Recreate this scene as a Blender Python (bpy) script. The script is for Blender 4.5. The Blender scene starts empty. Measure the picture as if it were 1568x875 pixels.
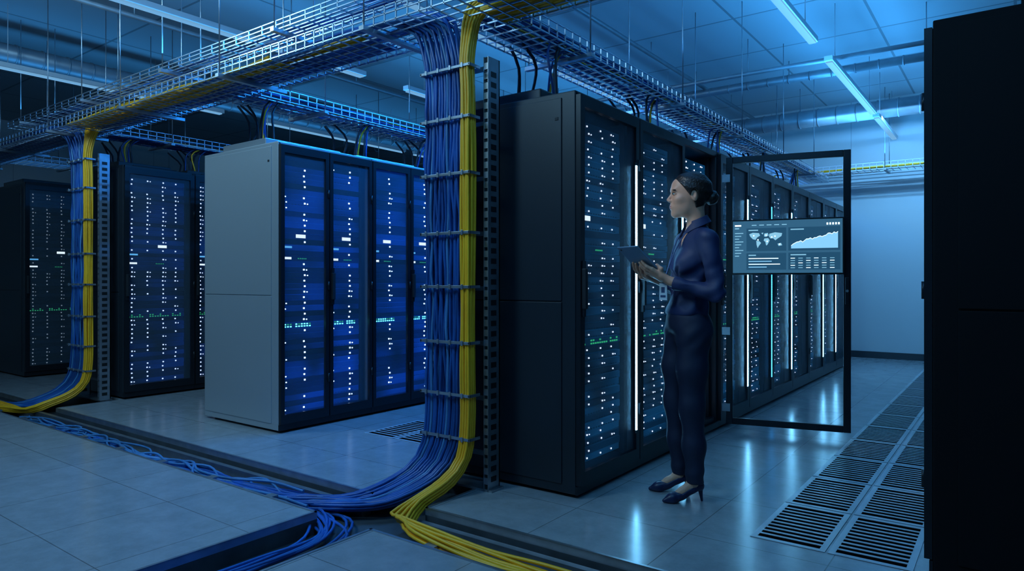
import bpy, bmesh, math, random
import numpy as np
from mathutils import Vector, Matrix
random.seed(7); rng=np.random.RandomState(3)
scene=bpy.context.scene
COL=scene.collection
# ------------------------------------------------------------------ materials
def mat(name,color,rough=0.5,metal=0.0,emit=None,estr=0.0,var=0.0,vscale=8.0,spec=0.5,bump=0.0,bscale=60,coat=0.0):
    m=bpy.data.materials.new(name); m.use_nodes=True
    nt=m.node_tree; b=nt.nodes['Principled BSDF']
    b.inputs['Base Color'].default_value=(*color,1)
    b.inputs['Roughness'].default_value=rough
    b.inputs['Metallic'].default_value=metal
    b.inputs['Specular IOR Level'].default_value=spec
    b.inputs['Coat Weight'].default_value=coat
    if emit is not None:
        b.inputs['Emission Color'].default_value=(*emit,1)
        b.inputs['Emission Strength'].default_value=estr
    if var>0 or bump>0:
        tc=nt.nodes.new('ShaderNodeTexCoord')
        no=nt.nodes.new('ShaderNodeTexNoise'); no.inputs['Scale'].default_value=vscale; no.inputs['Detail'].default_value=5
        nt.links.new(tc.outputs['Object'],no.inputs['Vector'])
        if var>0:
            cr=nt.nodes.new('ShaderNodeValToRGB')
            cr.color_ramp.elements[0].position=0.3; cr.color_ramp.elements[1].position=0.7
            cr.color_ramp.elements[0].color=(*[c*(1-var) for c in color],1)
            cr.color_ramp.elements[1].color=(*[min(1,c*(1+var)) for c in color],1)
            nt.links.new(no.outputs['Fac'],cr.inputs['Fac']); nt.links.new(cr.outputs['Color'],b.inputs['Base Color'])
        if bump>0:
            n2=nt.nodes.new('ShaderNodeTexNoise'); n2.inputs['Scale'].default_value=bscale
            nt.links.new(tc.outputs['Object'],n2.inputs['Vector'])
            bp=nt.nodes.new('ShaderNodeBump'); bp.inputs['Strength'].default_value=bump; bp.inputs['Distance'].default_value=0.01
            nt.links.new(n2.outputs['Fac'],bp.inputs['Height']); nt.links.new(bp.outputs['Normal'],b.inputs['Normal'])
    return m
def emis(name,color,s):
    return mat(name,(0.02,0.02,0.02),0.5,emit=color,estr=s)
def pane(name,color,tr,rough=0.15):
    m=bpy.data.materials.new(name); m.use_nodes=True; nt=m.node_tree
    b=nt.nodes['Principled BSDF']; b.inputs['Base Color'].default_value=(*color,1); b.inputs['Roughness'].default_value=rough
    t=nt.nodes.new('ShaderNodeBsdfTransparent'); mx=nt.nodes.new('ShaderNodeMixShader'); mx.inputs['Fac'].default_value=tr
    nt.links.new(b.outputs[0],mx.inputs[1]); nt.links.new(t.outputs[0],mx.inputs[2])
    nt.links.new(mx.outputs[0],nt.nodes['Material Output'].inputs['Surface'])
    return m

# ------------------------------------------------------------------ mesh builder
class MB:
    def __init__(s): s.v=[];s.f=[];s.m=[];s.sm=[]
    def box(s,x0,x1,y0,y1,z0,z1,m=0):
        n=len(s.v)
        s.v+=[(x0,y0,z0),(x1,y0,z0),(x1,y1,z0),(x0,y1,z0),(x0,y0,z1),(x1,y0,z1),(x1,y1,z1),(x0,y1,z1)]
        for q in ((0,3,2,1),(4,5,6,7),(0,1,5,4),(1,2,6,5),(2,3,7,6),(3,0,4,7)):
            s.f.append(tuple(n+i for i in q)); s.m.append(m); s.sm.append(False)
    def bbox(s,x0,x1,y0,y1,z0,z1,m=0,r=0.01):
        bm=bmesh.new(); bmesh.ops.create_cube(bm,size=1)
        for v in bm.verts:
            v.co=Vector(((x0+x1)/2+v.co.x*(x1-x0),(y0+y1)/2+v.co.y*(y1-y0),(z0+z1)/2+v.co.z*(z1-z0)))
        bmesh.ops.bevel(bm,geom=list(bm.edges),offset=r,segments=2,profile=0.6,affect='EDGES')
        n=len(s.v); bm.verts.index_update()
        s.v+=[tuple(v.co) for v in bm.verts]
        for f in bm.faces:
            s.f.append(tuple(n+v.index for v in f.verts)); s.m.append(m); s.sm.append(False)
        bm.free()
    def poly(s,pts,m=0):
        n=len(s.v); s.v+=[tuple(p) for p in pts]; s.f.append(tuple(range(n,n+len(pts)))); s.m.append(m); s.sm.append(False)
    def cyl(s,p0,p1,r,m=0,n=10,r1=None):
        p0=Vector(p0);p1=Vector(p1); r1=r if r1 is None else r1
        d=(p1-p0).normalized(); a=d.orthogonal().normalized(); b=d.cross(a)
        k=len(s.v)
        for i in range(n):
            t=2*math.pi*i/n; o=a*math.cos(t)+b*math.sin(t)
            s.v.append(tuple(p0+o*r)); s.v.append(tuple(p1+o*r1))
        for i in range(n):
            j=(i+1)%n
            s.f.append((k+2*i,k+2*j,k+2*j+1,k+2*i+1)); s.m.append(m); s.sm.append(True)
        s.f.append(tuple(k+2*i for i in reversed(range(n)))); s.m.append(m); s.sm.append(False)
        s.f.append(tuple(k+2*i+1 for i in range(n))); s.m.append(m); s.sm.append(False)
    def mesh(s,name,mats):
        me=bpy.data.meshes.new(name); me.from_pydata(s.v,[],s.f)
        for m in mats: me.materials.append(m)
        me.polygons.foreach_set('material_index',s.m); me.polygons.foreach_set('use_smooth',s.sm); me.update()
        return me
    def obj(s,name,mats,loc=(0,0,0),rot=(0,0,0),parent=None):
        return put(name,s.mesh(name,mats),loc,rot,parent)
def put(name,data,loc=(0,0,0),rot=(0,0,0),parent=None):
    o=bpy.data.objects.new(name,data); o.location=loc; o.rotation_euler=rot
    COL.objects.link(o)
    if parent: o.parent=parent
    return o
def empty(name,loc=(0,0,0),rot=(0,0,0)):
    return put(name,None,loc,rot)
def catmull(P,step=0.06):
    P=[Vector(p) for p in P]; P=[P[0]*2-P[1]]+P+[P[-1]*2-P[-2]]
    out=[]
    for i in range(1,len(P)-2):
        a,b,c,d=P[i-1:i+3]; L=(c-b).length; n=max(2,int(L/step)); n=min(n,14)
        for k in range(n):
            t=k/n
            out.append(0.5*((2*b)+(c-a)*t+(2*a-5*b+4*c-d)*t*t+(3*b-a-3*c+d)*t**3))
    out.append(P[-2]); return out
def cables(name,paths,r,material,parent=None,res=1):
    cu=bpy.data.curves.new(name,'CURVE'); cu.dimensions='3D'; cu.bevel_depth=r; cu.bevel_resolution=res; cu.use_fill_caps=True
    for P in paths:
        sp=cu.splines.new('POLY'); sp.points.add(len(P)-1)
        for i,p in enumerate(P): sp.points[i].co=(p[0],p[1],p[2],1)
        sp.use_smooth=True
    cu.materials.append(material)
    return put(name,cu,parent=parent)

# ------------------------------------------------------------------ camera
H_CAM=1.17; YAW=36.4
cam=bpy.data.cameras.new('camera'); cam.lens=24.0; cam.sensor_width=36; cam.shift_y=-0.004
co=put('camera',cam,(0,0,H_CAM),(math.radians(90),0,math.radians(YAW))); scene.camera=co
scene.view_settings.view_transform='Standard'
scene.view_settings.exposure=0.1

# ------------------------------------------------------------------ room
XL,XR,YF,YB,ZC=-14.0,3.0,-3.0,11.65,3.95
def floor_mat():
    m=mat('floor_laminate',(0.30,0.33,0.36),0.3); nt=m.node_tree; b=nt.nodes['Principled BSDF']
    tc=nt.nodes.new('ShaderNodeTexCoord')
    n1=nt.nodes.new('ShaderNodeTexNoise'); n1.inputs['Scale'].default_value=6.0; n1.inputs['Detail'].default_value=10; n1.inputs['Roughness'].default_value=0.75
    nt.links.new(tc.outputs['Object'],n1.inputs['Vector'])
    cr=nt.nodes.new('ShaderNodeValToRGB'); cr.color_ramp.elements[0].position=.3; cr.color_ramp.elements[1].position=.75
    cr.color_ramp.elements[0].color=(.25,.27,.285,1); cr.color_ramp.elements[1].color=(.36,.38,.40,1)
    nt.links.new(n1.outputs['Fac'],cr.inputs['Fac'])
    br=nt.nodes.new('ShaderNodeTexBrick'); br.offset=0.0; br.squash=1.0
    br.inputs['Scale'].default_value=1.0; br.inputs['Brick Width'].default_value=0.6; br.inputs['Row Height'].default_value=0.6
    br.inputs['Mortar Size'].default_value=0.0025; br.inputs['Mortar Smooth'].default_value=0.1
    br.inputs['Color1'].default_value=(1,1,1,1); br.inputs['Color2'].default_value=(.94,.95,.96,1); br.inputs['Mortar'].default_value=(.45,.45,.45,1)
    mp=nt.nodes.new('ShaderNodeMapping'); mp.inputs['Location'].default_value=(0.02,-0.03,0)
    nt.links.new(tc.outputs['Object'],mp.inputs['Vector']); nt.links.new(mp.outputs[0],br.inputs['Vector'])
    mx=nt.nodes.new('ShaderNodeMix'); mx.data_type='RGBA'; mx.blend_type='MULTIPLY'; mx.inputs[0].default_value=1
    nt.links.new(cr.outputs['Color'],mx.inputs[6]); nt.links.new(br.outputs['Color'],mx.inputs[7])
    nt.links.new(mx.outputs[2],b.inputs['Base Color'])
    r=nt.nodes.new('ShaderNodeMapRange'); r.inputs['To Min'].default_value=0.14; r.inputs['To Max'].default_value=0.27
    nt.links.new(n1.outputs['Fac'],r.inputs['Value']); nt.links.new(r.outputs[0],b.inputs['Roughness'])
    b.inputs['Specular IOR Level'].default_value=.85
    return m
M_floor=floor_mat()
M_steel=mat('galvanised_steel',(.45,.48,.52),.35,.9,var=.15,vscale=12)
M_trench=mat('trench_liner',(.05,.06,.07),.6,var=.3)
M_black=mat('black_plastic',(.01,.011,.013),.4)
xs=[XL,-7.75,-7.12,-2.85,-2.45,XR]; ys=[YF,2.2,2.57,3.1,YB]
def is_trench(x,y):
    if 2.2<y<2.57: return True
    if -2.85<x<-2.45 and y<3.1: return True
    if -7.75<x<-7.12 and 2.57<y<3.1: return True
    return False
fb=MB(); TD=-0.11
for i in range(len(xs)-1):
    for j in range(len(ys)-1):
        x0,x1,y0,y1=xs[i],xs[i+1],ys[j],ys[j+1]; cx,cy=(x0+x1)/2,(y0+y1)/2
        if is_trench(cx,cy):
            fb.poly([(x0,y0,TD),(x1,y0,TD),(x1,y1,TD),(x0,y1,TD)],1)
        else:
            fb.poly([(x0,y0,0),(x1,y0,0),(x1,y1,0),(x0,y1,0)],0)
            e=.001
            for (nx,ny,a,b_) in ((x0-e,cy,(x0,y0),(x0,y1)),(x1+e,cy,(x1,y1),(x1,y0)),(cx,y0-e,(x1,y0),(x0,y0)),(cx,y1+e,(x0,y1),(x1,y1))):
                if XL<nx<XR and YF<ny<YB and is_trench(nx,ny):
                    fb.poly([(a[0],a[1],TD),(b_[0],b_[1],TD),(b_[0],b_[1],-.035),(a[0],a[1],-.035)],1)
                    fb.poly([(a[0],a[1],-.035),(b_[0],b_[1],-.035),(b_[0],b_[1],0),(a[0],a[1],0)],2)
                    lx0,lx1=sorted((a[0],b_[0])); ly0,ly1=sorted((a[1],b_[1])); w=.014
                    if lx0==lx1:
                        s=1 if nx<lx0 else -1; lx0,lx1=sorted((lx0,lx0+s*w))
                    else:
                        s=1 if ny<ly0 else -1; ly0,ly1=sorted((ly0,ly0+s*w))
                    fb.box(lx0,lx1,ly0,ly1,-.001,.004,2)
for (a,c) in ((XL,-2.85),(-2.45,XR)):
    fb.box(a,c,2.50,2.535,TD,TD+.06,2); fb.box(a,c,2.535,2.56,TD,TD+.02,2)
for k in range(26):
    xx=-13.5+k*.6
    if not -2.9<xx<-2.4: fb.cyl((xx,2.235,TD),(xx,2.235,-.01),.012,2,8); fb.box(xx-.03,xx+.03,2.205,2.265,-.02,-.008,2)
fb.obj('floor',[M_floor,M_trench,M_steel])

def ceil_mat():
    m=mat('ceiling_tiles',(.42,.46,.5),.7); nt=m.node_tree; b=nt.nodes['Principled BSDF']
    tc=nt.nodes.new('ShaderNodeTexCoord'); br=nt.nodes.new('ShaderNodeTexBrick'); br.offset=0
    br.inputs['Scale'].default_value=1; br.inputs['Brick Width'].default_value=1.2; br.inputs['Row Height'].default_value=1.2
    br.inputs['Mortar Size'].default_value=.014; br.inputs['Color1'].default_value=(.42,.45,.48,1); br.inputs['Color2'].default_value=(.46,.49,.52,1); br.inputs['Mortar'].default_value=(.22,.24,.26,1)
    nt.links.new(tc.outputs['Object'],br.inputs['Vector']); nt.links.new(br.outputs['Color'],b.inputs['Base Color'])
    return m
cb=MB(); cb.poly([(XL,YF,ZC),(XL,YB,ZC),(XR,YB,ZC),(XR,YF,ZC)]); cb.obj('ceiling',[ceil_mat()])
def wall_mat():
    m=mat('wall_paint',(.55,.58,.6),.55); nt=m.node_tree; b=nt.nodes['Principled BSDF']
    tc=nt.nodes.new('ShaderNodeTexCoord'); sp=nt.nodes.new('ShaderNodeSeparateXYZ'); nt.links.new(tc.outputs['Object'],sp.inputs[0])
    ad=nt.nodes.new('ShaderNodeMath'); ad.operation='ADD'; nt.links.new(sp.outputs[0],ad.inputs[0]); nt.links.new(sp.outputs[1],ad.inputs[1])
    cx=nt.nodes.new('ShaderNodeCombineXYZ'); nt.links.new(ad.outputs[0],cx.inputs[0]); nt.links.new(sp.outputs[2],cx.inputs[1])
    br=nt.nodes.new('ShaderNodeTexBrick'); br.offset=0; br.inputs['Scale'].default_value=1; br.inputs['Brick Width'].default_value=1.2; br.inputs['Row Height'].default_value=4.2
    br.inputs['Mortar Size'].default_value=.006; br.inputs['Color1'].default_value=(.6,.62,.64,1); br.inputs['Color2'].default_value=(.57,.6,.62,1); br.inputs['Mortar'].default_value=(.4,.42,.45,1)
    nt.links.new(cx.outputs[0],br.inputs['Vector']); nt.links.new(br.outputs['Color'],b.inputs['Base Color'])
    return m
M_wall=wall_mat(); M_base=mat('baseboard_dark',(.03,.04,.05),.4)
w=MB(); w.box(XL,XR,YB,YB+.1,0,ZC); w.obj('wall_back',[M_wall])
w=MB(); w.box(XL-.1,XL,YF,YB,0,ZC); w.obj('wall_left',[M_wall])
w=MB(); w.box(XR,XR+.1,YF,YB,0,ZC); w.obj('wall_right',[M_wall])
w=MB(); w.box(XL,XR,YF-.1,YF,0,ZC); w.obj('wall_front',[M_wall])
w=MB(); w.box(XL,XR,YB-.015,YB,0,.1); w.obj('baseboard_back',[M_base])

# ------------------------------------------------------------------ racks
M_ledW=emis('led_white',(.42,.66,1.0),6)
M_ledP=emis('led_violet_white',(.60,.72,1.0),2.8)
M_ledC_=emis('led_soft_white',(.5,.66,1.0),2.6)
M_ledD=emis('led_dim_white',(.55,.75,1.0),.45)
M_ledG=emis('led_green',(.05,.75,.30),.9)
M_ledC=emis('led_cyan',(.10,.85,1.0),7)
M_lab=emis('label_white',(.75,.9,1.0),2)
M_labB=emis('label_blue',(.12,.5,1.0),1.5)
M_strip=emis('strip_cyan_white',(.17,.58,1.0),42)
M_stripdim=emis('strip_dim',(.04,.35,1.0),6)
def server_glow(name,emc,es):  # patchy bezel emission stands in for coloured light filling the rack interiors
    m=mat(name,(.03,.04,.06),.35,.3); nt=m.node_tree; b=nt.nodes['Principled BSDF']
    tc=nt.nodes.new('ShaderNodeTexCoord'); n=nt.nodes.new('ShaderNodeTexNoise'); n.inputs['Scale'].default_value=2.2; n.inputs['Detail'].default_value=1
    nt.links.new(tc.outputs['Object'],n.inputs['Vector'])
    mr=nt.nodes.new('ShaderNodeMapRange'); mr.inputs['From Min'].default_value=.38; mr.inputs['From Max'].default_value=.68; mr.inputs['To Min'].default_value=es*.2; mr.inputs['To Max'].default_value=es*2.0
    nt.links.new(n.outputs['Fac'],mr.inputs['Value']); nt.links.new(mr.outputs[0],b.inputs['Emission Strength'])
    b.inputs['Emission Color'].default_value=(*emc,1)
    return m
M_bodyA=mat('rack_powdercoat_black',(.020,.026,.034),.38,.2,bump=.05,bscale=300)
M_bodyB=mat('rack_powdercoat_grey',(.46,.49,.52),.33,.55,bump=.05,bscale=300)
M_bodyE=mat('rack_matt_black',(.003,.003,.004),.7,0,spec=.2)
M_frame=mat('rack_door_frame',(.012,.016,.022),.35,.3)
M_srv={'A':server_glow('bezel_glow_teal',(.01,.22,.65),.12),'B':server_glow('bezel_glow_blue',(.003,.09,1.0),.24),'C':server_glow('bezel_glow_navy',(.004,.09,.8),.09),'D':server_glow('bezel_glow_faint',(.0,.05,.3),.008),'E':M_black}
M_srv2={'A':server_glow('bezel_dimglow_teal',(.01,.20,.6),.045),'B':server_glow('bezel_dimglow_blue',(.003,.07,1.0),.06),'C':server_glow('bezel_dimglow_navy',(.004,.08,.8),.025),'D':M_black,'E':M_black}
M_vent=mat('server_vent_dark',(.008,.01,.014),.6)
M_pane=pane('perforated_door_mesh',(.09,.14,.19),.68,.3)
RACKM=lambda st:[{'A':M_bodyA,'B':M_bodyB,'C':M_bodyA,'D':M_bodyA,'E':M_bodyE}[st],M_srv[st],{'A':M_ledP,'B':M_ledW,'C':M_ledC_,'D':M_ledD,'E':M_ledD}[st],M_ledG,M_lab,M_pane,M_frame,M_strip,M_labB,M_vent,M_stripdim,M_steel,M_ledC,M_srv2[st]]
def rack(name,st,W=.72,D=1.1,H=2.2,ndoor=1,door=True,strip=None,seed=0,front=True):
    R=random.Random(seed); b=MB()
    t=.025
    b.bbox(-D,0,0,t,.02,H,0,.006); b.bbox(-D,0,W-t,W,.02,H,0,.006)
    b.bbox(-D,0,.003,W-.003,H-.05,H,0,.006); b.box(-D+.01,-.01,.01,W-.01,.02,.1,0); b.box(-D+.005,-D+.03,.02,W-.02,.1,H-.05,0)
    for yy in (.06,W-.1):
        for xx in (-D+.06,-.12): b.box(xx,xx+.05,yy,yy+.04,0,.02,9)
    for (ya,yb) in ((-.007,.002),(W-.002,W+.007)) if seed==0 else ():
        zs=1.06
        b.bbox(-D+.02,-.085,ya,yb,.07,zs-.004,0,.003); b.bbox(-D+.02,-.085,ya,yb,zs+.004,H-.03,0,.003)
        if st!='E': b.box(-.125,-.105,ya-.003,yb+.003,H-.15,H-.135,9)
    b.bbox(-D+.15,-.28,.08,W-.10,H,H+.075,0,.008)
    b.box(-.24,-.08,.14,W-.14,H,H+.02,9)
    b.box(-.08,-.045,t,.065,.1,H-.05,9); b.box(-.08,-.045,W-.065,W-t,.1,H-.05,9)
    z=.13; sx=-.075; y0,y1=.055,W-.055
    dw=(W)/ndoor
    tilt={'A':1.49,'B':1.53,'C':1.53,'D':1.53,'E':9}[st]
    while z<H-.12:
        u=.0445
        kind='s'
        if abs(z-tilt)<.022: kind='label'
        elif abs(z-tilt+.09)<.022: kind='blue'
        elif abs(z-tilt+.18)<.022: kind='lab2'
        elif abs(z-.80)<.022: kind='switch'
        dep=R.choice([0,0,.006,.012]); rr=R.random()
        b.box(-.85,sx-dep,y0,y1,z+.0025,z+u-.0025,9 if rr<.06 else (13 if rr<.4 else 1))
        for dd in range(ndoor):
            c0=dd*dw+.085; c1=(dd+1)*dw-.085; wd=c1-c0; xf=sx-dep
            if st=='E': continue
            if kind=='label':
                yc=c0+wd*(.62 if st!='A' else .3)
                if dd==0 or R.random()<.4: b.box(xf,xf+.004,yc-.045,yc+.045,z+.010,z+.038,4)
            elif kind=='blue':
                b.box(xf,xf+.004,c0+.0,c0+.09,z+.014,z+.030,8)
            elif kind=='lab2':
                b.box(xf,xf+.004,c0+.0,c0+.085,z+.014,z+.032,4 if st!='A' else 3)
                for k in range(5): b.box(xf,xf+.004,c0+wd*.5+k*.018,c0+wd*.5+k*.018+.007,z+.018,z+.026,3)
            elif kind=='switch':
                k=c0
                while k<c1-.01:
                    if R.random()<.85:
                        b.box(xf,xf+.004,k,k+.013,z+.008,z+.017,12 if st=='B' else 3)
                        if st=='B' or R.random()<.4: b.box(xf,xf+.004,k,k+.013,z+.026,z+.035,12 if (st=='B' and R.random()<.6) else 3)
                    k+=.026
            else:
                cols=[.02,.70] if ndoor==2 else [.05,.33,.62,.86]
                for ci,cfr in enumerate(cols):
                    if R.random()<(.90 if ci%2==0 else .78):
                        s=.0130 if st!='A' else .0088
                        yy=c0+wd*cfr; b.box(xf,xf+.004,yy,yy+s,z+.016,z+.016+s,2)
                        if R.random()<.3: b.box(xf,xf+.004,yy+.028,yy+.028+s*.7,z+.016,z+.016+s*.7,2)
                if R.random()<.6:
                    k=c0+.03
                    while k<c1-.03:
                        b.box(xf,xf+.002,k,k+.012,z+.006,z+.011,9); k+=.03
        z+=u
    if door:
        for dd in range(ndoor):
            a=dd*dw+.004; c=(dd+1)*dw-.004; fw=.045 if ndoor==1 else .034
            b.box(.002,.03,a,a+fw,.07,H-.025,6); b.box(.002,.03,c-fw,c,.07,H-.025,6)
            b.box(.002,.03,a+fw,c-fw,H-.085,H-.025,6); b.box(.002,.03,a+fw,c-fw,.07,.14,6)
            b.box(.012,.015,a+fw,c-fw,.14,H-.085,5)
            if ndoor==1 or dd==1:
                b.bbox(.03,.058,a+.008,a+.036,1.02,1.24,9,.006); b.box(.03,.045,a+.012,a+.032,.98,1.28,6)
            for hz in (.35,1.1,1.85): b.cyl((.032,c-.008,hz),(.032,c-.008,hz+.07),.008,6,8)
        if strip=='on' or strip=='dim':
            mi=7 if strip=='on' else 10; z=.26
            while z<1.88:
                b.box(.030,.036,W-.064,W-.048,z,z+.021,mi); z+=.0235
            b.box(.028,.032,W-.068,W-.044,.24,1.9,6)
    b.box(-.0,.012,0,W,.02,.065,6)
    return b.mesh(name,RACKM(st))
FA=-1.90; WA=.72
A_end=rack('server_rack','A',strip='on',seed=0); A_on=rack('server_rack','A',strip='on',seed=11); A_off=rack('server_rack','A',strip=None,seed=12)
A_dim=rack('server_rack','A',strip='dim',seed=14); A_open=rack('server_rack','A',door=False,seed=13)
order=[A_end,A_on,A_open,A_on,A_dim,A_on,A_off,A_on,A_on,A_off]
for i,me in enumerate(order): put('server_rack',me,(FA,3.15+i*(WA+.001),0))
B_end=rack('server_rack','B',W=.93,D=1.05,H=2.25,ndoor=2,seed=0); B_mid=rack('server_rack','B',W=.93,D=1.05,H=2.25,ndoor=2,seed=21)
for i in range(8): put('server_rack',B_end if i==0 else B_mid,(-4.55,3.15+i*.932,0))
C_end=rack('server_rack','C',H=2.33,seed=0); C_mid=rack('server_rack','C',H=2.33,seed=31)
for i in range(10): put('server_rack',C_end if i==0 else C_mid,(-7.10,3.15+i*.722,0))
D_mid=rack('server_rack','D',H=2.38,seed=0)
for i in range(10): put('server_rack',D_mid,(-9.67,3.15+i*.736,0))
E_m=rack('server_rack','E',H=2.2,seed=0,W=.74)
for i in range(10):  # opposite side of the cold aisle, fronts facing the aisle
    put('server_rack',E_m,(-.262,3.15+.74+i*.76,0),(0,0,math.pi))

# ------------------------------------------------------------------ open rack door with display
hx,hy=-1.835,5.335; fx,fy=-.977,5.54
L=math.hypot(fx-hx,fy-hy); ang=math.atan2(fy-hy,fx-hx)
door=empty('open_rack_door',(hx,hy,0),(0,0,ang))
M_glass=pane('clear_door_glass',(.05,.1,.14),.93,.05)
b=MB(); fw=.05
b.bbox(0,fw,-.015,.015,.05,2.145,0,.004); b.bbox(L-fw,L,-.015,.015,.05,2.145,0,.004)
b.bbox(fw,L-fw,-.015,.015,2.095,2.145,0,.004); b.bbox(fw,L-fw,-.015,.015,.05,.1,0,.004)
b.box(fw,L-fw,-.002,.002,.1,2.095,1)
for hz in (.15,.75,1.95): b.box(-.03,.03,-.022,-.012,hz,hz+.06,2); b.cyl((-.005,0,hz),(-.005,0,hz+.06),.012,2)
b.bbox(L-.04,L-.012,-.04,-.015,1.0,1.2,0,.005); b.cyl((L-.026,-.045,1.1),(L-.026,-.015,1.1),.01,2)
b.obj('door_frame',[M_frame,M_glass,M_steel],parent=door)
M_scr=emis('screen_background',(.03,.11,.20),1.0); M_scr2=emis('screen_panel',(.015,.07,.14),.95)
M_scrw=emis('screen_white',(.65,.88,1.0),1.7); M_scrc=emis('screen_chart',(.22,.55,.85),1.1); M_scrg=emis('screen_grey',(.2,.45,.62),1.2)
mon=MB(); mw=.77; mh=.40; mx0=.055; mz0=1.235; yb=-.05
mon.bbox(mx0-.012,mx0+mw+.012,yb,yb+.03,mz0-.014,mz0+mh+.012,0,.004)
mon.box(mx0+.25,mx0+.5,yb+.03,-.016,mz0+.12,mz0+.28,0)
mon.box(mx0,mx0+mw,yb-.001,yb,mz0,mz0+mh,1)
def S(u0,u1,v0,v1,m,k=1): mon.box(mx0+mw*u0,mx0+mw*u1,yb-.001-.0008*k,yb-.001,mz0+mh*v0,mz0+mh*v1,m)
def SP(pts,m,k=2): mon.poly([(mx0+mw*u,yb-.001-.0008*k,mz0+mh*v) for u,v in pts],m)
S(.02,.08,.90,.93,3); S(.02,.06,.85,.87,5)
for i in range(5): S(.18+i*.07,.18+i*.07+.045,.91,.925,5)
for i in range(5): S(.86+i*.025,.86+i*.025+.015,.89,.93,3)
for i in range(9): S(.02,.10-.02*(i%3),.76-i*.055,.775-i*.055,5)
S(.13,.50,.42,.86,2); S(.52,.98,.42,.86,2); S(.13,.50,.06,.38,2); S(.52,.98,.06,.38,2)
S(.15,.24,.81,.83,5,2); S(.54,.66,.81,.83,5,2); S(.15,.22,.33,.35,5,2); S(.54,.68,.33,.35,5,2)
def mp(u,v): return (.15+.33*u,.46+.32*v)
for c in ([(.02,.9),(.12,.98),(.3,.95),(.33,.8),(.24,.68),(.2,.55),(.12,.6),(.05,.75)],[(.22,.5),(.3,.48),(.36,.36),(.3,.2),(.26,.05),(.23,.25)],
          [(.45,.92),(.55,.95),(.57,.8),(.5,.72),(.44,.75)],[(.45,.62),(.56,.64),(.6,.5),(.54,.25),(.5,.2),(.48,.42),(.43,.5)],
          [(.59,.9),(.75,.98),(.95,.92),(.93,.75),(.82,.6),(.76,.5),(.7,.62),(.62,.62),(.58,.75)],[(.82,.3),(.92,.34),(.95,.2),(.85,.16)],[(.36,.95),(.42,.98),(.41,.86)]):
    SP([mp(*q) for q in c],5)
for q in ((.15,.8),(.27,.55),(.5,.82),(.53,.45),(.75,.75),(.88,.27),(.66,.7)):
    u,v=mp(*q); S(u-.006,u+.006,v-.012,v+.012,3,3)
R=random.Random(5); hs=[]
for i in range(25): hs.append(.48+.10*(i/24)+.15*(i/24)**.6+R.uniform(-.02,.02)+.02)
for i in range(24):
    u0=.545+.415*i/24;u1=.545+.415*(i+1)/24
    SP([(u0,.46),(u1,.46),(u1,hs[i+1]),(u0,hs[i])],4); SP([(u0,hs[i]),(u1,hs[i+1]),(u1,hs[i+1]+.012),(u0,hs[i]+.012)],3,3)
for i in range(4): S(.15,.15+.31*[.9,.7,.95,.55][i],.27-i*.055,.285-i*.055,3 if i%2==0 else 4,2)
for r in range(5):
    for c in range(6): S(.54+c*.07,.54+c*.07+.04,.27-r*.045,.282-r*.045,3 if (r+c)%3==0 else 5,2)
mon.obj('wall_display',[M_black,M_scr,M_scr2,M_scrw,M_scrc,M_scrg],parent=door)

# ------------------------------------------------------------------ perforated tiles
M_tile=mat('perforated_tile_surface',(.44,.48,.52),.3,.2,var=.1)
def grate(nx=2,wx=.33,ly=.6):
    g=MB()
    for c in range(nx):
        x0=c*wx+.006; x1=(c+1)*wx-.006; y0=.006; y1=ly-.006
        g.box(x0,x1,y0,y1,.0002,.0010,1)
        e=.026; z0,z1=.001,.0030
        g.box(x0,x0+e,y0,y1,z0,z1,0); g.box(x1-e,x1,y0,y1,z0,z1,0); g.box(x0+e,x1-e,y0,y0+e,z0,z1,0); g.box(x0+e,x1-e,y1-e,y1,z0,z1,0)
        n=11; p=(ly-.012-2*e)/n
        for i in range(1,n):
            yy=y0+e+i*p; g.box(x0+e,x1-e,yy-.0085,yy+.0085,z0,z1,0)
    return g.mesh('perforated_floor_tile',[M_tile,mat('slot_shade_plate',(.002,.003,.004),.9,spec=0.0)])  # black plate stands in for the shaded depth below the slots
G=grate()
for i in range(14): put('perforated_floor_tile',G,(-.985,3.16-.0+i*.602,0))
for i in range(4): put('perforated_floor_tile',G,(-4.05,3.55+i*1.3,0))

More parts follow.
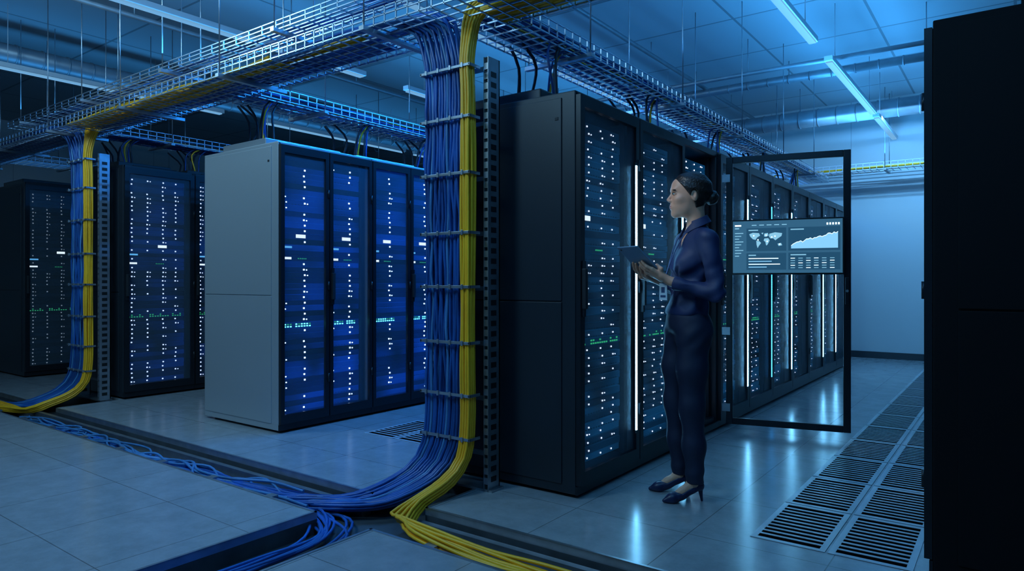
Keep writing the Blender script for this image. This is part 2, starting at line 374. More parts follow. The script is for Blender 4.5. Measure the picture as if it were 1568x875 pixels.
# ------------------------------------------------------------------ cable trays
M_wire=mat('tray_wire_zinc',(.5,.58,.66),.32,.85)
def tray(name,x0,x1,y0,y1,z,h=.09,axis='x',step=.09):
    b=MB(); r=.0036
    def bx(p,q):
        a=[min(p[i],q[i])-r for i in range(3)]; c=[max(p[i],q[i])+r for i in range(3)]
        b.box(a[0],c[0],a[1],c[1],a[2],c[2],0)
    if axis=='x':
        n=6
        for i in range(n+1):
            y=y0+(y1-y0)*i/n; bx((x0,y,z),(x1,y,z))
        for y in (y0,y1):
            bx((x0,y,z+h),(x1,y,z+h)); bx((x0,y,z+h*.5),(x1,y,z+h*.5))
        x=x0
        while x<x1:
            bx((x,y0,z-.004),(x,y1,z-.004)); bx((x,y0,z),(x,y0,z+h)); bx((x,y1,z),(x,y1,z+h)); x+=step
    else:
        n=6
        for i in range(n+1):
            x=x0+(x1-x0)*i/n; bx((x,y0,z),(x,y1,z))
        for x in (x0,x1):
            bx((x,y0,z+h),(x,y1,z+h)); bx((x,y0,z+h*.5),(x,y1,z+h*.5))
        y=y0
        while y<y1:
            bx((x0,y,z-.004),(x1,y,z-.004)); bx((x0,y,z),(x0,y,z+h)); bx((x1,y,z),(x1,y,z+h)); y+=step
    if axis=='x':
        x=x0+.5
        while x<x1:
            b.box(x-.02,x+.02,y0-.06,y1+.06,z-.035,z-.01,1)
            for y in (y0-.04,y1+.04): b.cyl((x,y,z-.03),(x,y,ZC),.005,1,6)
            x+=1.5
    else:
        y=y0+.6
        while y<y1:
            b.box(x0-.06,x1+.06,y-.02,y+.02,z-.035,z-.01,1)
            for x in (x0-.04,x1+.04): b.cyl((x,y,z-.03),(x,y,ZC),.005,1,6)
            y+=1.5
    return b.obj(name,[M_wire,M_steel])
ZT=2.64
tray('cable_tray',-12.5,1.2,2.68,3.12,ZT)
tray('cable_tray',-2.62,-2.22,3.2,10.9,ZT-.005,axis='y')
tray('cable_tray',-5.25,-4.85,3.2,10.9,ZT+.02,axis='y')
tray('cable_tray',-7.85,-7.45,3.2,10.9,ZT+.05,axis='y')
tray('cable_tray',-10.4,-10.0,3.2,10.9,ZT+.05,axis='y')
tray('cable_tray',-12.5,1.2,11.05,11.4,2.80)
tray('cable_tray',-9.0,-.4,2.78,3.02,ZT+.24,h=.06,step=.16)

# ------------------------------------------------------------------ cables
M_blue=mat('cable_jacket_blue',(.013,.085,.32),.36,var=.5,vscale=3)
M_lblue=mat('cable_jacket_light_blue',(.06,.20,.42),.38,var=.3,vscale=4)
M_yel=mat('cable_jacket_yellow',(1.0,.46,.015),.4,var=.1,vscale=3)
M_dark=mat('cable_jacket_dark',(.012,.018,.03),.45)
def J(a): return random.uniform(-a,a)
def down_bundle(xc0,xc1,nb,ny,blue_dir,yel_dir,root_name):
    P_b=[];P_l=[];P_y=[]
    wy=.052; split=xc1-wy
    for i in range(nb):
        for lay in range(3):
            x=xc0+(split-xc0-.018)*i/(nb-1)+J(.003); y=2.935-lay*.020+J(.005)
            yt=2.74+ .3*((i*7+lay*3)%nb)/nb; zt=ZT+.02+.018*lay+J(.008)
            pts=[(x-2.2-J(.4),yt+J(.02),zt)]
            pts+=[(x-1.2,yt+J(.02),zt+J(.006)),(x-.48-.15*random.random(),yt,zt+.02),(x-.14,(yt+y)/2,zt+.0),(x-.02,y-.01,2.48),(x,y,2.3)]
            z=2.15
            while z>.5: pts.append((x+J(.009),y+J(.008),z)); z-=.155
            pts+=[(x,y-.005,.42),(x-.01,y-.03,.24),(x-.06,y-.12+J(.01),.08+lay*.01)]
            yy=2.28+.18*random.random()
            pts+=[(x-.22,y-.34+J(.02),-.04+lay*.014),(x-.45,(yy+2.5)/2-.03,-.06+lay*.016)]
            xx=x-.75; end=blue_dir if (i+lay)%3==0 else x-1.2-2.5*random.random()
            while xx>end:
                pts.append((xx,2.35+(yy-2.37)*.75+.045*math.sin(xx*1.6)+J(.02),TD+.022+J(.01)+.012*lay)); xx-=.35
            (P_l if (i+lay*2)%6==0 else P_b).append(catmull(pts))
    for i in range(ny):
        for lay in range(4):
            x=split+wy*i/(ny-1)+J(.002); y=2.925-lay*.017
            yt=2.9+.035*i; zt=ZT+.03+.012*lay
            if yel_dir>0: pts=[(x+2.6,yt+J(.03),zt),(x+1.4,yt+J(.03),zt+J(.01)),(x+.4,yt,zt+.02),(x+.06,(yt+y)/2,zt),(x,y,2.46)]
            else: pts=[(x+4.0,yt-.1+J(.03),zt),(x+1.4,yt-.1+J(.03),zt),(x+.4,yt,zt+.02),(x+.06,(yt+y)/2,zt),(x,y,2.46)]
            z=2.2
            while z>.5: pts.append((x+J(.005),y+J(.004),z)); z-=.3
            pts+=[(x,y,.4),(x-.005,y-.03,.2),(x-.03,y-.14,.07+lay*.01),(x-.06,y-.32,.0+lay*.012)]
            if yel_dir>0:
                k=J(.02); zz=-.035+lay*.013
                pts+=[(x-.06+.02*i,y-.47,zz),(x+.02+.02*i,2.40-.02*i+k,zz),(x+.25,2.37-.03*i+k,zz)]
                xx=x+.6
                while xx<1.0: pts.append((xx,2.36-.035*i+J(.014),-.055+J(.01)+lay*.013)); xx+=.3
            else:
                zz=-.05+lay*.012
                pts+=[(x-.14,y-.45,zz),(x-.4,2.42-.02*i,zz)]
                xx=x-.8
                while xx>-11: pts.append((xx,2.4-.03*i+J(.015),-.05+J(.01)+lay*.01)); xx-=.4
            P_y.append(catmull(pts))
    root=empty(root_name,(0,0,0))
    cables('blue_cables',P_b,.0098,M_blue,root); cables('light_blue_cables',P_l,.0090,M_lblue,root); cables('yellow_cables',P_y,.0088,M_yel,root)
    t=MB()
    for z in (2.36,2.08,1.77,1.44,1.14,.83,.54,.30):
        t.bbox(xc0-.02,xc1+.02,2.856,2.866,z-.008,z+.008,0,.002)
        t.box(xc0-.02,xc0-.01,2.856,2.95,z-.008,z+.008,0); t.box(xc1+.012,xc1+.02,2.856,2.95,z-.008,z+.008,0)
        for k in range(4):
            xx=xc0+.03+(xc1-xc0-.06)*k/3; t.bbox(xx-.006,xx+.006,2.848,2.858,z-.014,z+.014,0,.002)
    t.obj('cable_tie_bars',[M_steel],parent=root)
    return root
down_bundle(-2.745,-2.415,14,4,-7.0,1,'network_cable_bundle')
down_bundle(-7.62,-7.235,13,5,-11.0,-1,'network_cable_bundle')
P=[];P2=[]
for k in range(12):
    x=-2.66+J(.11); pts=[(x-.7,2.33+J(.1),-.08),(x-.25,2.3+J(.08),-.06+J(.02)),(x,2.1+J(.05),-.07)]
    y=1.8
    while y>-2: pts.append((x+J(.03),y,-.085+J(.012))); y-=.35
    P.append(catmull(pts))
for k in range(8):
    pts=[]; x=-3.2+J(.2)
    while x>-7.3: pts.append((x,2.36+J(.10),-.06+J(.03))); x-=.3
    P2.append(catmull(pts))
cables('trench_cables',P,.008,M_blue); cables('trench_cables',P2,.008,M_lblue)
def tray_run(n,f,r,m,name='tray_cables'):
    cables(name,[f(k) for k in range(n)],r,m)
def runx(x0,x1,ya,yb,z):
    def f(k):
        y=random.uniform(ya,yb); return catmull([(x,min(yb,max(ya,y+J(.03))),z+J(.012)) for x in np.arange(x0,x1,.4)],.2)
    return f
def runy(y0,y1,xa,xb,z):
    def f(k):
        x=random.uniform(xa,xb); return catmull([(min(xb,max(xa,x+J(.03))),y,z+J(.012)) for y in np.arange(y0,y1,.4)],.2)
    return f
tray_run(13,runx(-12,-2.9,2.93,3.09,ZT+.03),.008,M_blue)
tray_run(24,runx(-7.2,-3.6,2.70,2.90,ZT+.022),.008,M_yel)
tray_run(10,runx(-2.3,1.1,2.71,2.90,ZT+.03),.008,M_blue)
tray_run(30,runx(-2.35,1.1,2.90,3.10,ZT+.022),.009,M_yel)
for xa in (-2.6,-5.23,-7.83): 
    tray_run(13,runy(3.0,10.8,xa+.02,xa+.34,ZT+.05),.008,M_blue); tray_run(6,runy(3.0,10.8,xa+.15,xa+.3,ZT+.075),.007,M_yel); tray_run(6,runy(3.0,10.8,xa+.1,xa+.36,ZT+.08),.007,M_lblue)
tray_run(5,runx(-8.6,-.6,2.82,2.98,ZT+.265),.007,M_blue)
tray_run(8,runx(-4,1.0,11.1,11.35,2.83),.008,M_yel)
PB=[];PD=[];PY=[]
for (xf,xt,H,y_list) in ((FA,-2.42,2.2,[3.6+1.44*i for i in range(5)]),(-4.55,-5.05,2.25,[3.4+.93*i for i in range(7)]),(-7.10,-7.65,2.33,[3.4+.72*i for i in range(6)])):
    for y in y_list:
        for k in range(5):
            xx=xf-.45+J(.08); yy=y+J(.1)
            p=catmull([(xt+J(.1),yy+.25,ZT+.07),(xt+.10,yy+.1,ZT+.05),((xt+xx)/2+.05,yy+J(.03),ZT-.05+J(.03)),(xx,yy,(ZT+H)/2-.05+J(.04)),(xx+J(.02),yy,H+.005)],.05)
            (PD,PD,PY,PB,PB)[k].append(p)
        for k in range(3):
            xx=xf-.7+J(.15)
            PD.append(catmull([(xx,y-.1,ZT+.03),(xx+.03,y+J(.05),ZT-.1),(xx+J(.04),y,H+.07)],.05))
cables('drop_cables',PD,.010,M_dark); cables('drop_cables',PB,.008,M_blue); cables('drop_cables',PY,.008,M_yel)

# ------------------------------------------------------------------ vertical cable managers
def manager(x0,x1):
    b=MB(); ht=2.42
    for (a,c) in ((x0-.045,x0-.012),(x1+.022,x1+.055)):
        b.box(a,a+.004,2.965,3.07,0,ht,0); b.box(c-.004,c,2.965,3.07,0,ht,0); b.box(a,c,3.062,3.07,0,ht,0)
        z=.04
        while z<ht-.06:
            b.box(a+.004,c-.004,2.967,2.972,z,z+.036,0); z+=.055
        b.box(a+.004,c-.004,2.974,2.976,0,ht,1)
        for k in range(40):
            z=.05+k*.058; b.box(c,c+.001,2.990,3.038,z,z+.03,1)
    z=.2
    while z<ht: b.box(x0-.01,x1+.02,3.0,3.02,z-.012,z+.012,0); z+=.31
    b.box(x0-.06,x1+.08,2.965,3.075,0,.012,0)
    return b.obj('vertical_cable_manager',[M_steel,M_black])
manager(-2.745,-2.405); manager(-7.62,-7.235)

# ------------------------------------------------------------------ ceiling services
M_duct=mat('spiral_duct_zinc',(.30,.34,.38),.45,.6,var=.1)
M_fix=mat('fixture_housing',(.5,.55,.6),.4); M_tube=emis('tube_diffuser',(.25,.6,1.0),.55)
def duct(p0,p1,r):
    b=MB(); b.cyl(p0,p1,r,0,24); d=(Vector(p1)-Vector(p0)); n=int(d.length/.25); u=d.normalized()
    for i in range(n):
        c=Vector(p0)+d*(i/n); b.cyl(c-u*.008,c+u*.008,r+.008,0,24)
    for i in range(0,n,7):
        c=Vector(p0)+d*(i/n); b.cyl(c+Vector((0,0,r)),(c.x,c.y,ZC),.006,0,6)
    b.obj('ventilation_duct',[M_duct])
duct((-8.7,-1,3.62),(-8.7,11,3.62),.10); duct((-13,10.4,3.5),(1.5,10.4,3.5),.12)
duct((-12.9,9.0,3.72),(2.5,9.0,3.72),.05)
b=MB()
for (p,q) in (((-13,7.9,3.55),(2.8,7.9,3.55)),((-6.9,-1,3.75),(-6.9,11.5,3.75)),((-3.4,-1,3.8),(-3.4,11.5,3.8)),((-13,5.6,3.8),(2.8,5.6,3.8))):
    b.cyl(p,q,.025,0,10)
    d=Vector(q)-Vector(p)
    for i in range(1,9):
        c=Vector(p)+d*(i/9); b.cyl(c,(c.x,c.y,ZC),.005,0,6)
b.obj('ceiling_conduit',[M_duct])
def fixture(x,y0,y1,z=3.3):
    b=MB(); b.bbox(x-.04,x+.04,y0,y1,z,z+.05,0,.006); b.box(x-.03,x+.03,y0+.03,y1-.03,z-.015,z,1)
    for y in (y0+.3,y1-.3): b.cyl((x,y,z+.05),(x,y,ZC),.004,0,6)
    b.obj('linear_ceiling_light',[M_fix,M_tube])
for x in (-1.45,-5.45,-8.1):
    for k,y in enumerate((.6,3.6,6.6+.2,9.6)):
        if x==-1.45: fixture(x,y+.3,min(y+2.9,11.6))
        else: fixture(x,y-1.4,y+1.2)

# ------------------------------------------------------------------ WOMAN (signed distance sculpt + surface nets)
def surface_nets(f,lo,hi,h):
    ax=[np.arange(lo[i],hi[i]+h,h) for i in range(3)]
    X,Y,Z=np.meshgrid(*ax,indexing='ij'); V=f(X,Y,Z)
    nx,ny,nz=V.shape; ins=V<0
    sh=(nx-1,ny-1,nz-1)
    def c(A,o): return A[o[0]:o[0]+sh[0],o[1]:o[1]+sh[1],o[2]:o[2]+sh[2]]
    corners=[(i,j,k) for i in(0,1) for j in(0,1) for k in(0,1)]
    s=np.zeros(sh,int)
    for o in corners: s+=c(ins,o)
    act=(s>0)&(s<8); I=np.argwhere(act)
    acc=np.zeros((len(I),3)); cnt=np.zeros(len(I))
    for o in corners:
        for a in range(3):
            if o[a]==0:
                o2=list(o); o2[a]=1
                va=V[I[:,0]+o[0],I[:,1]+o[1],I[:,2]+o[2]]; vb=V[I[:,0]+o2[0],I[:,1]+o2[1],I[:,2]+o2[2]]
                mk=(va<0)!=(vb<0); t=np.where(mk,va/np.where(mk,va-vb,1),0)
                p=np.tile(np.array(o,float),(len(I),1)); p[:,a]+=t
                acc+=p*mk[:,None]; cnt+=mk
    pos=(I+acc/cnt[:,None])*h+np.array(lo)
    idx=-np.ones(sh,int); idx[act]=np.arange(len(I))
    faces=[]
    for a in range(3):
        b_,c_=(a+1)%3,(a+2)%3
        sl0=[slice(None)]*3; sl1=[slice(None)]*3; sl0[a]=slice(0,-1); sl1[a]=slice(1,None)
        A=ins[tuple(sl0)]; B=ins[tuple(sl1)]
        E=np.argwhere(A!=B)
        E=E[(E[:,b_]>0)&(E[:,c_]>0)&(E[:,b_]<V.shape[b_]-1)&(E[:,c_]<V.shape[c_]-1)]
        fl=A[E[:,0],E[:,1],E[:,2]]
        def g(db,dc):
            q=E.copy(); q[:,b_]-=db; q[:,c_]-=dc; return idx[q[:,0],q[:,1],q[:,2]]
        q=np.stack([g(1,1),g(0,1),g(0,0),g(1,0)],1); q[~fl]=q[~fl][:,::-1]
        faces.append(q)
    F=np.concatenate(faces); F=F[(F>=0).all(1)]
    return pos,F
def smin(a,b,k):
    h=np.maximum(k-np.abs(a-b),0)/k; return np.minimum(a,b)-h*h*k*.25
def smax(a,b,k): return -smin(-a,-b,k)
def ell(X,Y,Z,c,r,yaw=0,pitch=0):
    x,y,z=X-c[0],Y-c[1],Z-c[2]
    if yaw: cs,sn=math.cos(yaw),math.sin(yaw); x,y=x*cs+y*sn,-x*sn+y*cs
    if pitch: cs,sn=math.cos(pitch),math.sin(pitch); x,z=x*cs+z*sn,-x*sn+z*cs
    k0=np.sqrt((x/r[0])**2+(y/r[1])**2+(z/r[2])**2)+1e-9; k1=np.sqrt((x/r[0]**2)**2+(y/r[1]**2)**2+(z/r[2]**2)**2)+1e-9
    return k0*(k0-1)/k1
def cone(X,Y,Z,a,b,r0,r1):
    a=np.array(a,float);b=np.array(b,float);d=b-a;L2=(d@d)
    x,y,z=X-a[0],Y-a[1],Z-a[2]; t=np.clip((x*d[0]+y*d[1]+z*d[2])/L2,0,1)
    return np.sqrt((x-t*d[0])**2+(y-t*d[1])**2+(z-t*d[2])**2)-(r0+(r1-r0)*t)
def chain(X,Y,Z,pts,rs,k=.01):
    d=None
    for i in range(len(pts)-1):
        e=cone(X,Y,Z,pts[i],pts[i+1],rs[i],rs[i+1]); d=e if d is None else smin(d,e,k)
    return d
def sdf_obj(name,f,lo,hi,h,material,parent,loc=(0,0,0),rot=(0,0,0),smooth=2):
    p,F=surface_nets(f,lo,hi,h)
    me=bpy.data.meshes.new(name); me.from_pydata(p.tolist(),[],F.tolist()); me.materials.append(material)
    me.polygons.foreach_set('use_smooth',[True]*len(me.polygons)); me.update()
    o=put(name,me,loc,rot,parent)
    if smooth:
        md=o.modifiers.new('smooth','SMOOTH'); md.iterations=smooth; md.factor=.5
    return o
M_skin=mat('skin',(.72,.36,.23),.45,var=.06,vscale=20); M_skin.node_tree.nodes['Principled BSDF'].inputs['Subsurface Weight'].default_value=.08
M_skin.node_tree.nodes['Principled BSDF'].inputs['Subsurface Radius'].default_value=(.01,.004,.002)
M_hair=mat('hair_dark_brown',(.018,.011,.008),.4,bump=.5,bscale=90)
M_blouse=mat('blouse_navy',(.010,.022,.085),.6,bump=.5,bscale=14)
M_trou=mat('trousers_navy',(.008,.013,.04),.65,bump=.4,bscale=11)
M_shoe=mat('shoe_navy_suede',(.008,.015,.06),.4)
M_lip=mat('lips',(.42,.10,.09),.35); M_eyew=mat('eye_white',(.6,.6,.6),.2); M_iris=mat('iris',(.012,.014,.018),.1); M_brow=mat('eyebrow',(.025,.014,.01),.7)
M_tab=mat('tablet_shell',(.26,.40,.54),.25,.4); M_tabs=emis('tablet_screen',(.35,.7,1.0),2.0); M_white=mat('badge_card',(.75,.8,.85),.4); M_lany=mat('lanyard',(.05,.09,.2),.6)
d0=3.66; l0=271/1045*d0; sy,cy=math.sin(math.radians(YAW)),math.cos(math.radians(YAW))
wx,wy_=-sy*d0+cy*l0, cy*d0+sy*l0
W=empty('woman',(wx,wy_,0),(0,0,math.radians(YAW+180)))
TY=math.radians(10)
Ls=(-.060,.150,1.385);Le=(-.092,.200,1.112);Lw=(.105,.095,1.165)
Rs=(-.01,-.150,1.385);Re=(.01,-.215,1.12);Rw=(.115,-.085,1.16)
def f_blouse(X,Y,Z):
    d=ell(X,Y,Z,(-.035,-.005,1.305),(.092,.138,.152),TY)
    d=smin(d,ell(X,Y,Z,(.026,.052,1.262),(.060,.058,.060),TY),.05); d=smin(d,ell(X,Y,Z,(.036,-.055,1.262),(.060,.058,.060),TY),.05)
    d=smin(d,ell(X,Y,Z,(-.002,-.015,1.11),(.082,.110,.14),TY),.08)
    d=smin(d,ell(X,Y,Z,(.006,-.03,1.005),(.102,.140,.075),TY),.06)
    d=smin(d,cone(X,Y,Z,(-.055,.125,1.395),(-.015,-.125,1.395),.046,.046),.06)
    d=smin(d,cone(X,Y,Z,(-.045,0,1.41),(-.035,0,1.46),.066,.052),.05)
    d=smin(d,chain(X,Y,Z,[Ls,Le,Lw],[.052,.043,.034],.015),.03)
    d=smin(d,chain(X,Y,Z,[Rs,Re,Rw],[.052,.043,.034],.015),.03)
    n1=np.sin(30*Z+14*X+12*Y+2*np.sin(17*X+9*Y)); n2=np.sin(52*(X+Z*.6)+22*Y+2*np.sin(20*Z))
    d=d+.0050*n1*np.clip((1.34-Z)*6,0,1)+.0050*n2*np.clip((1.30-Z)*8,0,1)
    for q in (Le,Re):
        r_=np.sqrt((X-q[0])**2+(Y-q[1])**2+(Z-q[2])**2); d=d+.006*np.exp(-(r_/.10)**2)*np.sin(95*(X*.6+Z*.8)+15*Y)
    d=d+.003*np.sin(60*(Z-.5*X))*np.exp(-((Y-.17)/.05)**2)*(Z>1.15)
    d=d+.004*np.sin(75*(X+.3*Z))*np.exp(-((Z-1.04)/.04)**2)*(X<.12)
    v=np.maximum(np.abs(Y-.012)-(Z-1.345)*.45,-(X-.0))
    d=smax(d,-np.maximum(v,-(Z-1.345)),.004)
    d=smax(d,Z-1.475,.004)
    d=smax(d,(.985-Z)+.006*np.sin(30*X+20*Y),.012)
    for w_,e_ in ((Lw,Le),(Rw,Re)):
        n=np.array(w_)-np.array(e_); n/=np.linalg.norm(n); near=np.sqrt((X-w_[0])**2+(Y-w_[1])**2+(Z-w_[2])**2)-.09
        pl=(X-w_[0])*n[0]+(Y-w_[1])*n[1]+(Z-w_[2])*n[2]
        d=np.where(near<0,smax(d,pl,.004),d)
    return d
sdf_obj('blouse',f_blouse,(-.26,-.34,.95),(.24,.34,1.52),.0055,M_blouse,W,smooth=1)
def f_collar(X,Y,Z):
    zc=1.485-.42*(X+.035)
    x=X+.035; y=Y-.003; r=np.sqrt(x*x+y*y)
    fold=.056+.5*np.clip(zc+.014-Z,0,.06)
    d=np.abs(r-fold)*.9-.0045
    d=smax(d,np.abs(Z-zc+.006)-.024-.018*np.clip(X*12,0,1),.004)
    return smax(d,-(np.maximum(np.abs(Y-.012)-.020-.35*np.clip(Z-1.42,0,.1),-(X-.0))),.004)
sdf_obj('collar',f_collar,(-.15,-.13,1.36),(.10,.13,1.55),.0026,M_blouse,W,smooth=2)
def f_trou(X,Y,Z):
    d=ell(X,Y,Z,(.004,-.035,.955),(.102,.148,.125),TY)
    d=smin(d,ell(X,Y,Z,(-.040,.02,.90),(.082,.082,.10)),.05); d=smin(d,ell(X,Y,Z,(-.025,-.10,.90),(.082,.082,.10)),.05)
    L=chain(X,Y,Z,[(-.012,.038,.88),(-.004,.045,.70),(-.004,.045,.50),(-.014,.045,.30),(-.020,.045,.10)],[.086,.074,.061,.054,.046],.05)
    Rg=chain(X,Y,Z,[(.022,-.112,.88),(.038,-.12,.70),(.040,-.125,.50),(.026,-.13,.30),(.012,-.135,.10)],[.086,.074,.061,.053,.046],.05)
    L=L+.0022*np.sin(38*Z+25*Y)*np.exp(-((Z-.5)/.14)**2)+.0035*np.sin(70*Z+20*X)*np.exp(-((Z-.15)/.05)**2)
    Rg=Rg+.0022*np.sin(38*Z-20*Y)*np.exp(-((Z-.5)/.14)**2)+.0035*np.sin(70*Z+20*X)*np.exp(-((Z-.15)/.05)**2)
    d=smin(d,smin(L,Rg,.008),.035)
    d=d+.003*np.sin(60*Z+60*X)*np.exp(-((Z-.86)/.07)**2)
    return smax(smax(d,Z-1.03,.004),.100-Z,.004)
sdf_obj('trousers',f_trou,(-.2,-.28,.06),(.2,.2,1.06),.0065,M_trou,W)
Hc=(0.0,0,1.630); Hyaw=math.radians(-2)
def f_skull(X,Y,Z): return smin(ell(X,Y,Z,(-.018,0,.032),(.096,.073,.086)),ell(X,Y,Z,(.012,0,-.005),(.080,.064,.100)),.03)
def f_head(X,Y,Z):
    Ya=np.abs(Y)
    d=f_skull(X,Y,Z)
    d=smin(d,ell(X,Y,Z,(.030,0,.052),(.058,.055,.045)),.03)
    d=smin(d,ell(X,Y,Z,(.042,0,-.062),(.050,.041,.052)),.035)
    d=smin(d,ell(X,Ya,Z,(.030,.030,-.075),(.045,.017,.026),pitch=.5),.03)
    d=smin(d,ell(X,Y,Z,(.077,0,-.101),(.016,.018,.016)),.028)
    d=smin(d,ell(X,Ya,Z,(.060,.036,-.024),(.027,.023,.020)),.020)
    d=smin(d,ell(X,Y,Z,(.081,0,.029),(.014,.042,.011)),.016)
    d=smax(d,-ell(X,Ya,Z,(.106,.031,.006),(.023,.019,.013)),.008)
    d=smin(d,cone(X,Y,Z,(.088,0,.012),(.1110,0,-.022),.0062,.0085),.010)
    d=smin(d,ell(X,Ya,Z,(.099,.0085,-.029),(.013,.0080,.0068)),.007)
    d=smin(d,ell(X,Y,Z,(.086,0,-.060),(.0155,.025,.020)),.012)
    d=smax(d,-ell(X,Y,Z,(.104,0,-.081),(.0075,.020,.0055)),.006)
    d=smin(d,ell(X,Ya,Z,(.0785,.031,.006),(.0125,.0165,.0105)),.002)
    nk=cone(X,Y,Z,(-.030,0,-.035),(-.040,0,-.19),.047,.048)
    d=smin(d,nk,.025)
    e=ell(X,Ya,Z,(-.012,.071,-.006),(.017,.010,.031),pitch=-.2); e=smax(e,-ell(X,Ya,Z,(-.007,.084,-.002),(.009,.009,.018)),.004)
    return smin(d,e,.004)
head=sdf_obj('head',f_head,(-.13,-.11,-.19),(.14,.11,.14),.0026,M_skin,W,Hc,(0,0,Hyaw),1)
def f_hair(X,Y,Z):
    Ya=np.abs(Y)
    d=f_skull(X,Y,Z)-.011
    d=d-.0016*np.sin(190*(Z*.75-X*.2)+40*Ya)
    pl=smin(X*.80-Z*.60-.012,X+.022,.015)
    d=smax(d,pl,.006)
    d=smax(d,-(Z+.075+.2*(X+.05)),.01)
    d=smax(d,-(ell(X,Ya,Z,(-.010,.080,-.010),(.018,.022,.034))),.006)
    bun=ell(X,Y,Z,(-.122,0,-.012),(.036,.040,.039))-.0022*np.sin(150*(X+Z)+60*Y)
    return smin(d,bun,.012)
sdf_obj('hair',f_hair,(-.18,-.11,-.12),(.12,.11,.15),.0030,M_hair,W,Hc,(0,0,Hyaw),1)
def f_lips(X,Y,Z): return smin(ell(X,Y,Z,(.0985,0,-.058),(.0058,.019,.0042)),ell(X,Y,Z,(.0970,0,-.0668),(.0062,.017,.0048)),.0015)
sdf_obj('lips',f_lips,(.08,-.03,-.085),(.115,.03,-.045),.0013,M_lip,W,Hc,(0,0,Hyaw),1)
def f_brow(X,Y,Z): return ell(X,np.abs(Y),Z+.12*(np.abs(Y)-.034),(.0865,.034,.0275),(.0085,.019,.0030))
sdf_obj('eyebrows',f_brow,(.07,-.06,.015),(.105,.06,.04),.0015,M_brow,W,Hc,(0,0,Hyaw),0)
def f_eye(X,Y,Z): return ell(X,np.abs(Y),Z,(.0832,.031,.006),(.0110,.0135,.0055))
sdf_obj('eyes',f_eye,(.07,-.055,-.008),(.105,.055,.02),.0011,M_eyew,W,Hc,(0,0,Hyaw),0)
def f_iris(X,Y,Z): return ell(X,np.abs(Y),Z,(.0908,.0318,.006),(.0052,.0058,.0056))
sdf_obj('irises',f_iris,(.083,-.045,-.004),(.105,.045,.016),.0009,M_iris,W,Hc,(0,0,Hyaw),0)
def f_lash(X,Y,Z): return smax(ell(X,np.abs(Y),Z,(.0840,.031,.0110),(.0130,.0160,.0021)),-(X-.078),.001)
sdf_obj('eyelashes',f_lash,(.073,-.055,.004),(.106,.055,.018),.0010,M_brow,W,Hc,(0,0,Hyaw),0)
def f_chest(X,Y,Z):
    d=ell(X,Y,Z,(-.035,-.002,1.335),(.078,.098,.110),TY); return smin(d,cone(X,Y,Z,(-.045,0,1.36),(-.035,0,1.50),.058,.047),.05)
sdf_obj('neck_and_chest',f_chest,(-.15,-.13,1.20),(.09,.13,1.53),.006,M_skin,W)
yw=math.radians(28); tl=math.radians(40)
e1=np.array([math.cos(yw)*math.cos(tl),math.sin(yw)*math.cos(tl),math.sin(tl)]); e2=np.array([-math.sin(yw),math.cos(yw),0]); nb=-np.cross(e1,e2)
C=np.array([.262,.035,1.272])
def T(a,b,c): return tuple(C+a*e1+b*e2+c*nb)
tb=MB(); tb.bbox(-.125,.125,-.086,.086,-.0038,.0038,0,.003); tb.box(-.115,.115,-.077,.077,-.0046,-.0038,1); tb.cyl((.105,.065,.0038),(.105,.065,.0055),.006,2,12)
to=tb.obj('tablet',[M_tab,M_tabs,M_black],parent=W)
to.matrix_local=Matrix(((e1[0],-e2[0],nb[0],C[0]),(e1[1],-e2[1],nb[1],C[1]),(e1[2],-e2[2],nb[2],C[2]),(0,0,0,1)))
def hand(sgn,wr,el,Dd,name,sh):
    D=np.array(Dd); wr=np.array(wr); el=np.array(el); u=(wr-el)/np.linalg.norm(wr-el)
    K=[T(-.035+sh,sgn*.072,.020),T(-.048+sh,sgn*.054,.023),T(-.064+sh,sgn*.038,.023),T(-.082+sh,sgn*.024,.020)]
    Ln=[.068,.076,.070,.054]
    def f(X,Y,Z):
        d=cone(X,Y,Z,wr-u*.05,wr+u*.01,.027,.024)
        for k in range(4):
            m_=(np.array(K[k])*.45+(wr+u*.02)*.55)
            d=smin(d,chain(X,Y,Z,[wr+u*.01,m_,K[k]],[.018,.0145,.0115],.012),.012)
        fs=None
        for k in range(4):
            p0=np.array(K[k]); L=Ln[k]; dirv=D[0]*e1+sgn*D[1]*e2; dirv/=np.linalg.norm(dirv)
            p1=p0+dirv*L*.45+nb*.003; p2=p1+dirv*L*.32-nb*.005; p3=p2+dirv*L*.23-nb*.006
            fd=chain(X,Y,Z,[p0,p1,p2,p3],[.0100,.0090,.0080,.0068],.004)
            fs=fd if fs is None else np.minimum(fs,fd)
        d=smin(d,fs,.004)
        b0=wr+u*.02+sgn*e2*.012; th=chain(X,Y,Z,[b0,T(-.085+sh,sgn*.092,.012),T(-.062+sh,sgn*.099,-.004),T(-.040+sh,sgn*.080,-.0125)],[.017,.0125,.0105,.0085],.008)
        return smin(d,th,.010)
    c=np.array(K[1]); lo=np.minimum(wr-.07,c-.13); hi=np.maximum(wr+.06,c+.13)
    sdf_obj(name,f,tuple(lo),tuple(hi),.0025,M_skin,W,smooth=1)
hand(1,Lw,Le,(.80,-.60),'hand_left',0); hand(-1,Rw,Re,(.95,-.30),'hand_right',-.02)
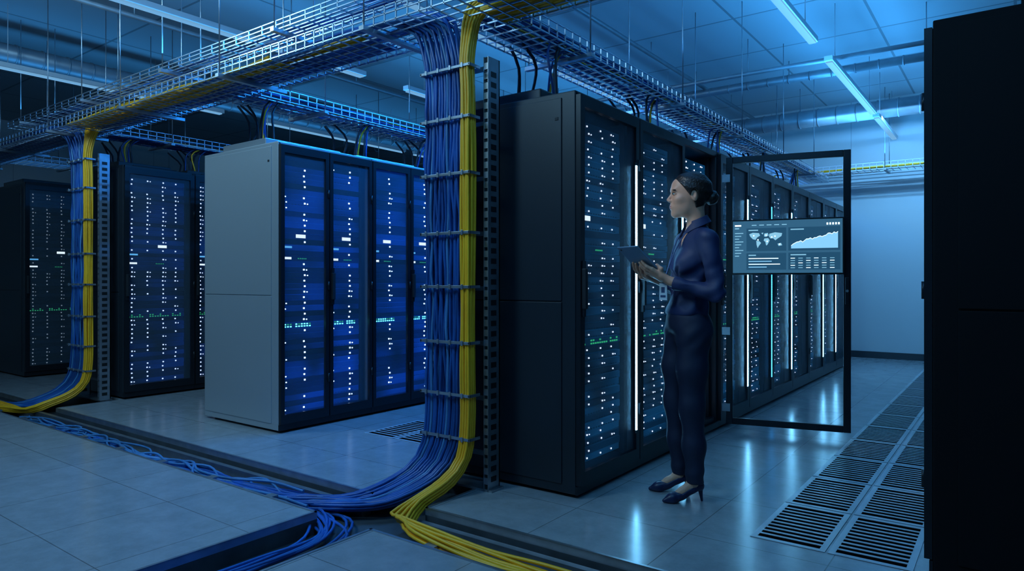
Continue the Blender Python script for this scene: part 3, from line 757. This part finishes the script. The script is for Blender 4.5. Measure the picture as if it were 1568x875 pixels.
def foot(x,y,yaw,nm):
    def rot(p): cs,sn=math.cos(yaw),math.sin(yaw); return (x+p[0]*cs-p[1]*sn,y+p[0]*sn+p[1]*cs,p[2])
    def fs(X,Y,Z):
        u=(X-x)*math.cos(yaw)+(Y-y)*math.sin(yaw)
        d=chain(X,Y,Z,[rot((.128,0,.014)),rot((.085,0,.024)),rot((.03,0,.044)),rot((-.025,0,.072)),rot((-.062,0,.086))],[.011,.027,.028,.027,.030],.02)
        top=np.interp(u,[-.1,-.06,-.01,.04,.075,.14],[.128,.120,.080,.052,.062,.06])
        d=smax(d,Z-top,.004)
        bot=np.interp(u,[-.1,-.05,.0,.05,.14],[.070,.062,.036,.004,.0])
        d=smax(d,bot-Z,.004)
        d=smin(d,cone(X,Y,Z,rot((-.070,0,.072)),rot((-.080,0,.006)),.014,.0060),.010)
        return smax(d,-Z,.002)
    def fk(X,Y,Z): return chain(X,Y,Z,[rot((.070,0,.040)),rot((.03,0,.058)),rot((-.030,0,.098)),rot((-.040,0,.17))],[.016,.021,.028,.029],.02)
    lo=(x-.13,y-.08,0-.004); hi=(x+.17,y+.08,.16)
    sdf_obj('shoe_'+nm,fs,lo,hi,.0030,M_shoe,W,smooth=1); sdf_obj('foot_'+nm,fk,(x-.1,y-.06,.01),(x+.12,y+.06,.21),.005,M_skin,W,smooth=1)
foot(.02,.045,math.radians(8),'left'); foot(.05,-.135,math.radians(-6),'right')
bd=(.148,.045,1.115)
cables('lanyard',[catmull([(-.03,.062,1.475),(.035,.050,1.42),(.085,.04,1.33),(.118,.045,1.25),(.145,.045,1.165)],.03),catmull([(-.03,-.055,1.475),(.04,-.035,1.42),(.09,0.01,1.33),(.118,.04,1.25),(.145,.045,1.165)],.03)],.0035,M_lany,W)
bb=MB(); bb.bbox(-.0018,.0018,-.027,.027,-.045,.045,0,.001); bb.box(-.0026,.0026,-.018,.018,-.03,-.018,1); bb.box(-.0026,.0026,-.012,.012,-.005,.025,1); bb.box(-.004,.004,-.008,.008,.045,.056,2)
bb.obj('id_badge',[M_white,M_lany,M_steel],bd,(0,0,math.radians(35)),W)

# ------------------------------------------------------------------ lights
def area(name,loc,rot,sx,sy,e,col,spread=None):
    l=bpy.data.lights.new(name,'AREA'); l.shape='RECTANGLE'; l.size=sx; l.size_y=sy; l.energy=e; l.color=col
    if spread: l.spread=spread
    return put(name,l,loc,rot)
BL=(.05,.40,1.0)
for (x,e) in ((-1.45,135),(-5.45,62),(-8.6,26)):
    area('ceiling_fill',(x,6.0,3.0),(math.pi,0,0),.3,10,e,BL)  # added upward fill to brighten the ceiling, no fixture behind it
def aim(loc,tgt): return (Vector(tgt)-Vector(loc)).to_track_quat('-Z','Y').to_euler()
area('offscreen_key',(-3.6,.2,3.8),aim((-3.6,.2,3.8),(-4.6,2.8,1.0)),1.0,1.0,78,(.36,.72,1.0))  # this and the next two: keys added out of frame to brighten the scene
area('offscreen_key',(-6.2,1.2,3.75),aim((-6.2,1.2,3.75),(-5.5,3.1,2.0)),.8,.8,46,(.36,.72,1.0))  # added to brighten the yellow tray cables and row B side
area('offscreen_key',(-.6,1.0,3.8),aim((-.6,1.0,3.8),(-1.5,3.8,.5)),1.0,.6,28,(.13,.5,1.0))
area('wall_fill',(-1.0,10.1,3.35),aim((-1.0,10.1,3.35),(-1.0,11.6,1.2)),2.4,.06,60,(.16,.52,1.0))  # added light to brighten the back wall
# blue fill added to tint the aisle floor between second and third rows
area('aisle_floor_fill',(-3.7,5.9,3.26),(0,0,0),.05,5.6,150,(.01,.26,1.0))
fixture(-3.7,3.0,8.8,3.28)  # housing added only to hold the blue fill
sl=bpy.data.lights.new('face_fill_spot','SPOT'); sl.energy=24; sl.color=(.85,.93,1.0); sl.spot_size=math.radians(26); sl.spot_blend=.8; sl.shadow_soft_size=.04  # spot added to brighten the woman's face
put('face_fill_spot',sl,(-2.0,2.35,2.75),aim((-2.0,2.35,2.75),(wx-.05,wy_-.05,1.5)))
wd=bpy.data.worlds.new('world'); scene.world=wd; wd.use_nodes=True; wd.node_tree.nodes['Background'].inputs[0].default_value=(.01,.03,.06,1)
